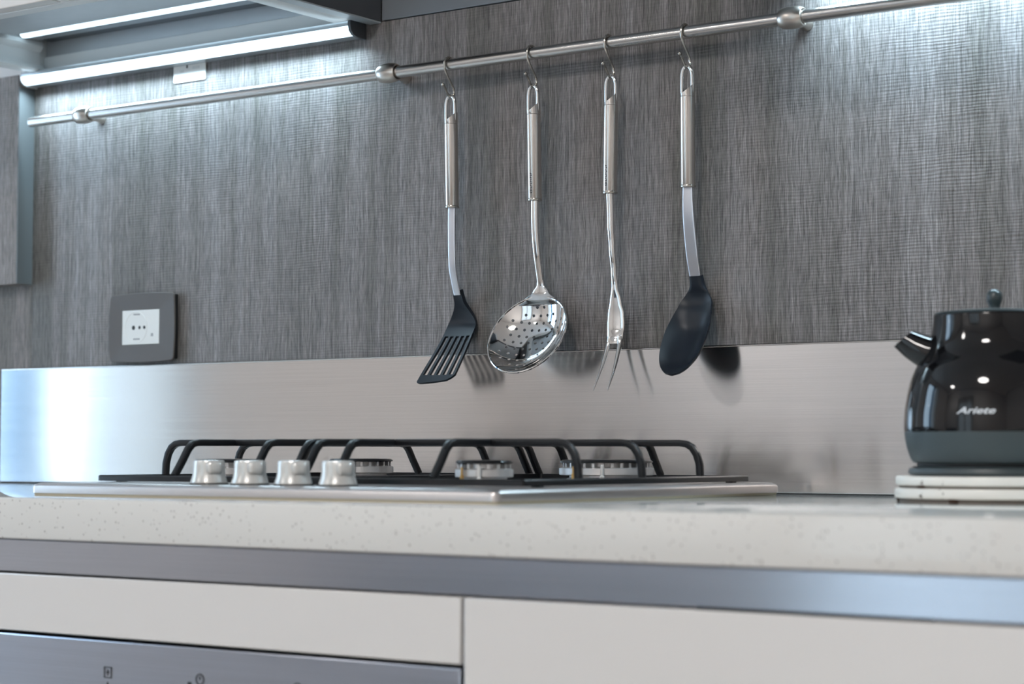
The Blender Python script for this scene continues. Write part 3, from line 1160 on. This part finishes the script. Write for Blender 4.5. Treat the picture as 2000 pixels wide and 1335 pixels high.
# column boundaries across the blade in -1..1: six ribs and five slots
ribw = (2 - 5 * 0.22) / 6
cc = -1.0
for k_ in range(6):
    cols.append((cc, cc + ribw, False))
    cc += ribw
    if k_ < 5:
        cols.append((cc, cc + 0.22, True))
        cc += 0.22
us = [cols[0][0]] + [c_[1] for c_ in cols]
s0, s1 = 58.0, L - 13.0
rows = sorted(set([round(v, 3) for v in S] + [s0, s1]))


def at_path(s):
    for i in range(len(S) - 1):
        if s <= S[i + 1] + 1e-6:
            t_ = (s - S[i]) / max(1e-6, S[i + 1] - S[i])
            tan = (path[i + 1] - path[i]).normalized()
            return path[i].lerp(path[i + 1], t_), tan
    return path[-1], (path[-1] - path[-2]).normalized()


b = B()
fr, bk = [], []
for s in rows:
    fr.append([])
    bk.append([])
    for u_ in us:
        cut = 0.0
        if s > s1:
            f_ = (s - s1) / (L - s1)
            cut = f_ * (6.0 * (u_ + 1) / 2 + 7 * max(0, (u_ - 0.55) / 0.45) ** 2 + 2.0 * max(0, (-u_ - 0.75) / 0.25) ** 2)
        p_, tan = at_path(max(0, s - cut))
        n_ = Vector((0, -tan.z, tan.y))
        w_ = interp(s, wt)
        dish = 1.6 * (1 - u_ * u_) * (1 if s > 25 else s / 25)
        thick = interp(s, [(0, 5.6), (22, 5.2), (48, 3.2), (L, 2.6)])
        fr[-1].append(b.verts.new(Vector((x + w_ * u_, p_.y, p_.z)) + n_ * (dish * 0.6)))
        bk[-1].append(b.verts.new(Vector((x + w_ * u_, p_.y, p_.z)) + n_ * (dish * 0.6 + thick)))


def solid(i, j):
    if i < 0 or j < 0 or i >= len(rows) - 1 or j >= len(us) - 1:
        return False
    return not (cols[j][2] and rows[i] >= s0 - 1e-6 and rows[i + 1] <= s1 + 1e-6)


for i in range(len(rows) - 1):
    for j in range(len(us) - 1):
        if not solid(i, j):
            continue
        b.faces.new((fr[i][j], fr[i][j + 1], fr[i + 1][j + 1], fr[i + 1][j]))
        b.faces.new((bk[i][j], bk[i + 1][j], bk[i + 1][j + 1], bk[i][j + 1]))
        if not solid(i, j - 1):
            b.faces.new((fr[i][j], fr[i + 1][j], bk[i + 1][j], bk[i][j]))
        if not solid(i, j + 1):
            b.faces.new((fr[i][j + 1], bk[i][j + 1], bk[i + 1][j + 1], fr[i + 1][j + 1]))
        if not solid(i - 1, j):
            b.faces.new((fr[i][j], bk[i][j], bk[i][j + 1], fr[i][j + 1]))
        if not solid(i + 1, j):
            b.faces.new((fr[i + 1][j], fr[i + 1][j + 1], bk[i + 1][j + 1], bk[i + 1][j]))
part('blade', b, 'nylon', sp_t)

# --- skimmer
x = UX[1]
sk = thing('skimmer', (x, UY, 465), 'polished steel skimmer with a perforated round bowl', 'skimmer')
utensil_handle(sk, x, 3.0, text=268)
b = B()
flat_sweep(b, [(-27.6, 336), (-27.4, 303), (-24.2, 274), (-19.4, 252), (-17.0, 241), (-16.2, 236)], x, lambda q_: 4.9 - 0.7 * q_, lambda q_: 3.4 - 1.6 * q_, 20, 2.4)
part('stem', b, 'polished', sk)
TH = math.radians(30)
v_dir = Vector((0, -math.sin(TH), -math.cos(TH)))
n_dir = Vector((0, math.cos(TH), -math.sin(TH)))
c0 = Vector((x, -42.5, 177.5))
RB, DB = 51.0, 19.0


def bowl_pt(u_, v_, off=0.0):
    """u_, v_ in mm in the rim plane"""
    rr = math.hypot(u_, v_) / RB
    d_ = DB * max(0.0, 1 - rr ** 2.6)
    return c0 + Vector((u_, 0, 0)) + v_dir * v_ + n_dir * (d_ + off)


b = B()
rings = []
K = 64
for i in range(1, 17):
    rr = RB * (i / 16)
    rings.append([bowl_pt(rr * math.cos(2 * math.pi * j / K), rr * math.sin(2 * math.pi * j / K)) for j in range(K)])
for i in range(16, 0, -1):
    rr = RB * (i / 16)
    rings.append([bowl_pt(rr * math.cos(2 * math.pi * j / K), rr * math.sin(2 * math.pi * j / K), 1.1) for j in range(K)])
loft(b, rings)
bowl = part('bowl', b, 'polished', sk, angle=60)
# drill the holes
cb = B()
holes = []
pitch = 9.6
for iy in range(-5, 6):
    for ix in range(-6, 7):
        hx_ = (ix + (0.5 if iy % 2 else 0)) * pitch
        hy_ = iy * pitch * 0.87
        if math.hypot(hx_, hy_) < RB - 8:
            holes.append((hx_, hy_))
for hx_, hy_ in holes:
    # drill along the local normal of the bowl
    e_ = 0.5
    du = bowl_pt(hx_ + e_, hy_) - bowl_pt(hx_ - e_, hy_)
    dv = bowl_pt(hx_, hy_ + e_) - bowl_pt(hx_, hy_ - e_)
    nn = du.cross(dv).normalized()
    a1, a2 = du.normalized(), nn.cross(du.normalized())
    pc = bowl_pt(hx_, hy_, 0.5)
    ring = [[pc + a1 * 1.75 * math.cos(2 * math.pi * j / 10) + a2 * 1.75 * math.sin(2 * math.pi * j / 10) + nn * s_ for j in range(10)] for s_ in (-4, 4)]
    loft(cb, ring)
cut_me = mesh_from(cb, 'drill', M['polished'], tuple(sk['origin']))
cutter = bpy.data.objects.new('drill', cut_me)
COL.objects.link(cutter)
cutter.location = sk.location
bpy.context.view_layer.update()
md = bowl.modifiers.new('holes', 'BOOLEAN')
md.operation = 'DIFFERENCE'
md.solver = 'EXACT'
md.object = cutter
dg = bpy.context.evaluated_depsgraph_get()
new_me = bpy.data.meshes.new_from_object(bowl.evaluated_get(dg), depsgraph=dg)
bowl.modifiers.clear()
bowl.data = new_me
for p_ in new_me.polygons:
    p_.use_smooth = True
new_me.set_sharp_from_angle(angle=math.radians(45))
bpy.data.objects.remove(cutter)
b = B()
tube(b, [bowl_pt((RB + 0.2) * math.cos(2 * math.pi * j / 72), (RB + 0.2) * math.sin(2 * math.pi * j / 72)) for j in range(72)], 1.2, 8, True)
part('rim', b, 'polished', sk)
# flared neck joining stem and rim
b = B()
flat_sweep(b, [(-17.6, 244), (-16.0, 234), (-16.2, 226), (-18.2, 219), (-21.5, 212)], x, lambda q_: interp(q_, [(0, 4.0), (0.2, 5.0), (0.45, 11.0), (0.75, 21), (1, 27)]), lambda q_: 1.9 - 1.0 * q_, 28, 2.2)
part('neck', b, 'polished', sk)

# --- fork
x = UX[2]
fk = thing('carving_fork', (x, UY, 465), 'polished steel two-pronged fork', 'fork')
utensil_handle(fk, x, -2.0, text=262)
fz = [(336, 4.6, 3.6), (300, 4.4, 3.4), (262, 3.9, 2.9), (240, 3.6, 2.4), (228, 4.2, 2.0), (212, 7.6, 1.7), (198, 10.6, 1.6), (186, 11.4, 1.6), (175, 10.8, 1.8), (166.5, 9.8, 2.2), (164.5, 8.6, 1.6)]
fy = [(-33.0, 336), (-31.5, 298), (-29, 273), (-25.2, 245), (-23.2, 228), (-21.6, 212), (-20.8, 198), (-21.2, 184), (-22.8, 172), (-24.6, 164)]


def fork_piece(za, zb):
    b_ = B()
    zl = [za + (zb - za) * i / 26 for i in range(27)]
    yl = [interp(-z, [(-zz, yy) for yy, zz in fy]) for z in zl]
    rings_ = []
    for i in range(27):
        w_ = interp(-zl[i], [(-q_[0], q_[1]) for q_ in fz])
        h_ = interp(-zl[i], [(-q_[0], q_[2]) for q_ in fz])
        rings_.append([(UX[2] + w_ * math.cos(2 * math.pi * j / 24), yl[i] + h_ * math.sin(2 * math.pi * j / 24), zl[i]) for j in range(24)])
    loft(b_, rings_)
    return b_


part('stem', fork_piece(336, 240), 'polished', fk)
part('head', fork_piece(240, 164.5), 'polished', fk, angle=60)
for sg, ex in ((-1, -9.6), (1, 9.4)):
    b = B()
    tp = smooth_path([(x + sg * 6.6, -22.0, 172), (x + sg * 7.6, -25.0, 162), (x + sg * 8.6, -36, 138), (x + ex, -52.0, 111.5)], 6)
    nT = len(tp)
    tube(b, tp, [max(0.35, 3.2 * (1 - i / (nT - 1)) ** 0.75 + 0.4) for i in range(nT)], 12)
    part('prong', b, 'polished', fk)

# --- spoon
x = UX[3]
so_t = thing('serving_spoon', (x, UY, 465), 'black nylon spoon with steel handle, last on the rail', 'spoon')
utensil_handle(so_t, x, 0.8)
b = B()
flat_sweep(b, [(-29.8, 336), (-29.4, 312), (-27.0, 290), (-20.8, 257), (-15.6, 239), (-13.6, 230)], x, lambda q_: 5.6 + 1.2 * math.sin(math.pi * q_) + 0.6 * q_, 1.1, 16, 6)
part('stem', b, 'satin', so_t)
b = B()
spath = [Vector((0, p_.y, p_.z)) for p_ in smooth_path(yz([(-15.0, 236), (-12.2, 226), (-11.0, 217), (-13.5, 208), (-23.0, 192), (-36.5, 171), (-50.5, 149), (-66.5, 127)]), 7)]
LS = sum((c_ - a_).length for a_, c_ in zip(spath[:-1], spath[1:]))


def spoon_w(s):
    if s < 34:
        return interp(s, [(0, 7.6), (8, 8.0), (34, 20.5)])
    t_ = (s - 34) / (LS - 34)
    # egg: widest a little above the middle, rounded tip
    return 20.5 + 6.4 * math.sin(min(1, t_ / 0.42) * math.pi / 2) if t_ < 0.42 else max(0.8, 26.9 * math.sqrt(max(0.0, 1 - ((t_ - 0.42) / 0.58) ** 2.3)))


def spoon_d(s, u_):
    return interp(s, [(0, -3.0), (8, -2.9), (34, 5), (60, 13.5), (LS - 26, 11), (LS, 0)]) * (1 - abs(u_) ** (2.3 if s > 20 else 5))


sheet_along(b, spath, spoon_w, spoon_d, x, 21, lambda s: interp(s, [(0, 4.4), (10, 4.2), (40, 2.8)]))
part('bowl', b, 'nylon', so_t, angle=50)
# ------------------------------------------------------------------ hob
HX0, HX1, HY0, HY1 = -1590.4, -1009.0, -539.4, -36.6
CX, CY = -1299.7, -264.0
hob = thing('gas_hob', (CX, (HY0 + HY1) / 2, 0), 'four-burner stainless steel gas hob set in the worktop', 'hob')
b = B()
hcx, hcy, hhx, hhy = (HX0 + HX1) / 2, (HY0 + HY1) / 2, (HX1 - HX0) / 2, (HY1 - HY0) / 2


def rr_ring(hx_, hy_, r, z, k=5):
    return [(hcx + a_, hcy + c_, z) for a_, c_ in rrect(hx_, hy_, r, k)]


loft(b, [rr_ring(hhx - 4, hhy - 4, 6, 2.4), rr_ring(hhx, hhy, 8, 2.6), rr_ring(hhx, hhy, 8, 9.0), rr_ring(hhx - 0.8, hhy - 0.8, 8, 10.6), rr_ring(hhx - 4.5, hhy - 4.5, 8, 12.8), rr_ring(hhx - 6, hhy - 6, 8, 13.0)])
part('tray', b, 'steel_hob', hob)
b = B()
loft(b, [rr_ring(hhx - 1.5, hhy - 1.5, 7, 0.1), rr_ring(hhx - 1.0, hhy - 1.0, 7, 2.5)])
part('seal', b, 'sealant', hob, label='yellowed sealant bead')
kn0 = None
for i, xk in enumerate((-1375.3, -1322.1, -1267.3, -1213.1)):
    if kn0 is None:
        b = B()
        # flared skirt, waist, rounded crown
        lathe(b, [(17.4, 0.6), (17.8, 1.6), (17.2, 4.0), (16.0, 7.5), (15.3, 12), (15.2, 17), (15.0, 21), (14.4, 22.4), (12.6, 23.0), (8, 23.2)], 40)
        kn = part('knob', b, 'knob', hob, (0, 0, 0))
        kn.location = (W(xk, -505, 13.2) - hob.location)
        b = B()
        box(b, -8.4, 8.4, -18.0, -2.0, 8.6, 23.0, bevel=5.2, seg=4)
        part('grip', b, 'knob', kn, (0, 0, 0))
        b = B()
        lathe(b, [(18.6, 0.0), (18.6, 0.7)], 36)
        part('ring_piece', b, 'dark_gap', kn, (0, 0, 0))  # dark ring paints the shadow round the knob's foot
        kn.rotation_euler = (0, 0, math.radians(66))
        kn0 = kn
    else:
        c = copy_tree(kn0, hob)
        c.location = W(xk, -505, 13.2) - hob.location


def burner(xc, yc, R_):
    def lo(b_):
        return b_
    b_ = B()
    lathe(b_, [(R_ * 0.86, 0.4), (R_ * 0.86, 4.0), (R_ * 0.80, 5.0), (R_ * 0.80, 7.0), (R_ * 0.99, 7.6), (R_ * 1.02, 8.2), (R_ * 1.02, 14.6), (R_ * 0.95, 15.6), (R_ * 0.7, 15.8)], 40)
    bu = part('burner', b_, 'alu', hob, (0, 0, 0), label='cast aluminium burner')
    bu.location = W(xc, yc, 13.0) - hob.location
    b_ = B()
    nT = max(16, int(R_ * 0.62))
    for j in range(nT):
        a_ = 2 * math.pi * j / nT
        m4 = Matrix.Rotation(a_, 4, 'Z')
        tb = B()
        box(tb, R_ * 0.72, R_ * 0.94, -1.3, 1.3, 15.6, 20.0)
        for v in tb.verts:
            v.co = m4 @ v.co
        tm = bpy.data.meshes.new('t')
        tb.to_mesh(tm)
        tb.free()
        b_.from_mesh(tm)
        bpy.data.meshes.remove(tm)
    lathe(b_, [(R_ * 0.74, 15.7), (R_ * 0.74, 20)], 32)
    part('flame_crown', b_, 'alu', bu, (0, 0, 0))
    b_ = B()
    lathe(b_, [(R_ * 0.9, 20.0), (R_ * 1.0, 20.6), (R_ * 1.0, 21.6), (R_ * 0.95, 23.2), (R_ * 0.6, 23.8)], 40)
    part('cap', b_, 'enamel', bu, (0, 0, 0))
    b_ = B()
    ang = math.radians(-62)
    ex, ey = (R_ * 1.02 + 4.5) * math.cos(ang), (R_ * 1.02 + 4.5) * math.sin(ang)
    lathe(b_, [(2.6, 0.2), (2.6, 7), (1.5, 7.6), (1.5, 17.5), (0.9, 18)], 14, (ex, ey, 0))
    part('igniter', b_, 'ceramic', bu, (0, 0, 0))
    b_ = B()
    ang = math.radians(-98)
    ex, ey = (R_ * 1.02 + 2.4) * math.cos(ang), (R_ * 1.02 + 2.4) * math.sin(ang)
    lathe(b_, [(2.0, 0.2), (2.0, 9), (1.2, 10), (1.2, 17)], 14, (ex, ey, 0))
    part('thermocouple', b_, 'brass', bu, (0, 0, 0))
    return bu


burner(CX + 156, -374, 27)
burner(CX + 151, -154, 48)
burner(CX - 174, -374, 36)
burner(CX - 179, -154, 36)

# pan supports: one lift-off grate on each half
GY0, GY1 = -468.0, -60.2


def bar_section(i, n):
    return rrect(3.4, 3.4, 1.5, 3)


def grate(name_label, gx0, gx1, ybars, outer, group):
    t = thing('pan_support', ((gx0 + gx1) / 2, CY, 13), name_label, 'pan support', group)
    b_ = B()
    zz0, zz1 = 13.9, 20.2
    gcx, gcy, ghx, ghy = (gx0 + gx1) / 2, (GY0 + GY1) / 2, (gx1 - gx0) / 2, (GY1 - GY0) / 2
    o1 = rrect(ghx, ghy, 5, 4)
    i1 = rrect(ghx - 9, ghy - 9, 3, 4)
    R_ = [[(gcx + a_, gcy + c_, z) for a_, c_ in q_] for q_, z in ((i1, zz0), (o1, zz0 + 0.4), (o1, zz1 - 1.2), (rrect(ghx - 1, ghy - 1, 5, 4), zz1), (i1, zz1))]
    R_.append(R_[0])
    loft(b_, R_, True, False, False)
    part('frame', b_, 'enamel', t)
    for (fx, fy) in ((gx0 + 6, GY0 + 30), (gx1 - 6, GY0 + 30), (gx0 + 6, GY1 - 30), (gx1 - 6, GY1 - 30)):
        part('foot', bx(fx - 4, fx + 4, fy - 4, fy + 4, 13.0, 14.2), 'black', t)
    ztop = 53.4
    for xb in ybars:
        pts = [(CX + xb, GY0 + 6, 19.5), (CX + xb, GY0 + 18, 36), (CX + xb, GY0 + 25, 46.5), (CX + xb, GY0 + 31, 51.8), (CX + xb, GY0 + 39, ztop)]
        pts2 = [(p_[0], GY0 + GY1 - p_[1], p_[2]) for p_ in reversed(pts)]
        b_ = B()
        sweep(b_, pts + [(CX + xb, CY - 60, ztop), (CX + xb, CY + 60, ztop)] + pts2, bar_section, up_hint=(1, 0, 0))
        part('support_bar', b_, 'enamel', t)
    xe = gx0 + 5 if outer < 0 else gx1 - 5
    sg = 1 if outer < 0 else -1
    xin = CX + ybars[1]
    for yb in (-374.0, -264.0, -154.0):
        pts = [(xe, yb, 19.5), (xe + sg * 0.8, yb, 32), (xe + sg * 4, yb, 42), (xe + sg * 9, yb, 48.8), (xe + sg * 15.5, yb, 52.4), (xe + sg * 23, yb, ztop), (xin, yb, ztop)]
        b_ = B()
        sweep(b_, pts, bar_section, up_hint=(0, 1, 0))
        part('support_arm', b_, 'enamel', t)
    return t


grate('left black pan support on the hob', CX - 271, CX - 2.2, (-165, -60, -8), -1, 'pan supports')
grate('right black pan support on the hob', CX - 1.2 + 0.6, CX + 268, (5.5, 47, 163), 1, 'pan supports')

# ------------------------------------------------------------------ trivets, kettle base, kettle
KX, KY = -718.0, -170.0
KROT = math.radians(22.2)
for (z0_, z1_, lab) in ((3.2, 12.6, 'lower chipped white enamel trivet under the kettle'), (14.8, 23.4, 'upper chipped white enamel trivet under the kettle')):
    t = thing('trivet', (KX, KY, z0_), lab, 'trivet', 'stacked trivets')
    b = B()
    R_ = 91.0 if z0_ < 10 else 90.0
    lathe(b, [(20, 0.2), (R_ - 2.5, 0), (R_ - 0.5, 0.8), (R_, 2.2), (R_, z1_ - z0_ - 2.0), (R_ - 0.5, z1_ - z0_ - 0.6), (R_ - 2, z1_ - z0_), (20, z1_ - z0_)], 72)
    part('disc', b, 'trivet', t, (0, 0, 0))
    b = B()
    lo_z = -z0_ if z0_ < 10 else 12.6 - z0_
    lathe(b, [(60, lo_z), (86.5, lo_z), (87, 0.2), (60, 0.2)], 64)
    part('gap_shade_ring', b, 'gap_shade', t, (0, 0, 0))  # grey-brown ring paints the shade in the gap under the disc
    for j in range(5):
        a_ = 2 * math.pi * j / 5 + (-1.62 if z0_ < 10 else -2.02)
        b = B()
        lathe(b, [(4.6, lo_z), (5.2, lo_z * 0.5), (5.2, 0.3)], 12, (85 * math.cos(a_), 85 * math.sin(a_), 0))
        part('foot', b, 'rust', t, (0, 0, 0))

kb = thing('kettle_stand', (KX, KY, 23.4), 'slate grey round power stand between kettle and trivets', 'kettle stand', rotz=KROT)
b = B()
lathe(b, [(70, 0), (77, 0.6), (78.5, 3), (77.5, 6.6), (74, 8.6), (50, 8.8)], 72)
part('disc', b, 'kettle_matt', kb, (0, 0, 0))
b = B()
lathe(b, [(70, 8.6), (70.5, 9.2), (70.5, 10.9)], 64)
part('connector', b, 'black', kb, (0, 0, 0))

kt = thing('kettle', (KX, KY, 34.4), 'glossy black electric kettle with short spout and ball lid knob', 'kettle', rotz=KROT)
Z0 = 34.4
# matt lower band
b = B()
lathe(b, [(40, 0.2), (70, 0.0), (74.0, 1.2), (76.3, 4.5), (79.4, 14.0), (81.2, 24.0), (81.6, 28.5)], 96, cap0=True, cap1=False)
part('lower_band', b, 'kettle_matt', kt, (0, 0, 0))
b = B()
prof = [(81.6, 28.5), (81.9, 34), (81.4, 46), (80.2, 55), (77.8, 68), (74.8, 78), (70.2, 88.5), (63.4, 97.5), (59.2, 106), (57.2, 114), (55.6, 123), (54.8, 130), (54.6, 133.5), (53.4, 134.6), (50, 134.8)]
fine_prof = [(p_.x, p_.z) for p_ in smooth_path([(r, 0, z) for r, z in prof], 3)]
lathe(b, fine_prof, 96, cap0=False)
part('body', b, 'kettle', kt, (0, 0, 0), angle=60)
b = B()
lathe(b, [(53.6, 134.6), (54.2, 135.4), (53.4, 136.6), (40, 138.2), (14, 139.4), (5, 139.6)], 72)
lid = part('lid', b, 'kettle_lid', kt, (0, 0, 0))
b = B()
lathe(b, [(5.4, 139.3), (4.7, 141.5), (5.2, 143.8), (6.7, 147), (7.3, 150.5), (6.8, 154), (5.0, 156.8), (2.0, 158.4)], 28)
part('lid_knob', b, 'kettle_lid', lid, (0, 0, 0))
# spout: open beak towards local -x
b = B()


def beak(c_, ax, ay, k=24):
    return [Vector(c_) + Vector(ax) * math.cos(2 * math.pi * j / k) * (1.0) + Vector((0, 1, 0)) * ay * math.sin(2 * math.pi * j / k) for j in range(k)]


inn = beak((-52, 0, 100), (-4, 0, -15), 19)
s_a = beak((-62.5, 0, 102.6), (-7.5, 0, -13.2), 18)
s_b = beak((-72, 0, 108), (-8.6, 0, -10.6), 15.5)
s_c = beak((-81.2, 0, 114.1), (-8.9, 0, -7.4), 12.5)
s_d = beak((-80.6, 0, 114.6), (-7.4, 0, -6.0), 11)
s_e = beak((-66, 0, 104.5), (-6, 0, -8.5), 10)
loft(b, [inn, s_a, s_b, s_c, s_d, s_e])
part('spout', b, 'kettle', kt, (0, 0, 0), angle=50)
# handle on the far side of the spout
b = B()
hp = smooth_path([(52, 0, 122), (82, 0, 126), (112, 0, 118), (124, 0, 92), (119, 0, 62), (102, 0, 44), (79, 0, 40)], 6)
tube(b, hp, 8.5, 16, ry=12)
part('handle', b, 'kettle_matt', kt, (0, 0, 0))


def kettle_r(z):
    for (ra_, za), (rb_, zb) in zip(fine_prof[:-1], fine_prof[1:]):
        if za <= z <= zb and zb > za:
            return ra_ + (rb_ - ra_) * (z - za) / (zb - za)
    return 80.0


# lettering wrapped round the body
cu = bpy.data.curves.new('lettering', 'FONT')
cu.body = 'Ariete'
cu.size = 1.0
cu.shear = 0.35
cu.offset = 0.018
cu.extrude = 0.02
cu.resolution_u = 4
to = bpy.data.objects.new('lettering_source', cu)
COL.objects.link(to)
bpy.context.view_layer.update()
dg = bpy.context.evaluated_depsgraph_get()
tme = bpy.data.meshes.new_from_object(to.evaluated_get(dg), depsgraph=dg)
bpy.data.objects.remove(to)
xs = [v.co.x for v in tme.vertices]
zs = [v.co.y for v in tme.vertices]
xa, xb = min(xs), max(xs)
tw = 34.0
for v in tme.vertices:
    sx = (v.co.x - (xa + xb) / 2) / (xb - xa) * tw
    sz = 44.0 + v.co.y * 8.2
    r_ = kettle_r(sz) + 0.12 + (0.18 if v.co.z > 0 else -0.3)
    an = math.radians(-90 - 12.0) + sx / 80.0
    v.co = Vector((r_ * math.cos(an), r_ * math.sin(an), sz)) / 1000.0
tme.materials.clear()
tme.materials.append(M['letters'])
lo = bpy.data.objects.new('lettering', tme)
COL.objects.link(lo)
lo.parent = kt
lo['label'] = 'white slanted lettering on the kettle body'

for o in bpy.data.objects:
    if 'origin' in o.keys():
        del o['origin']
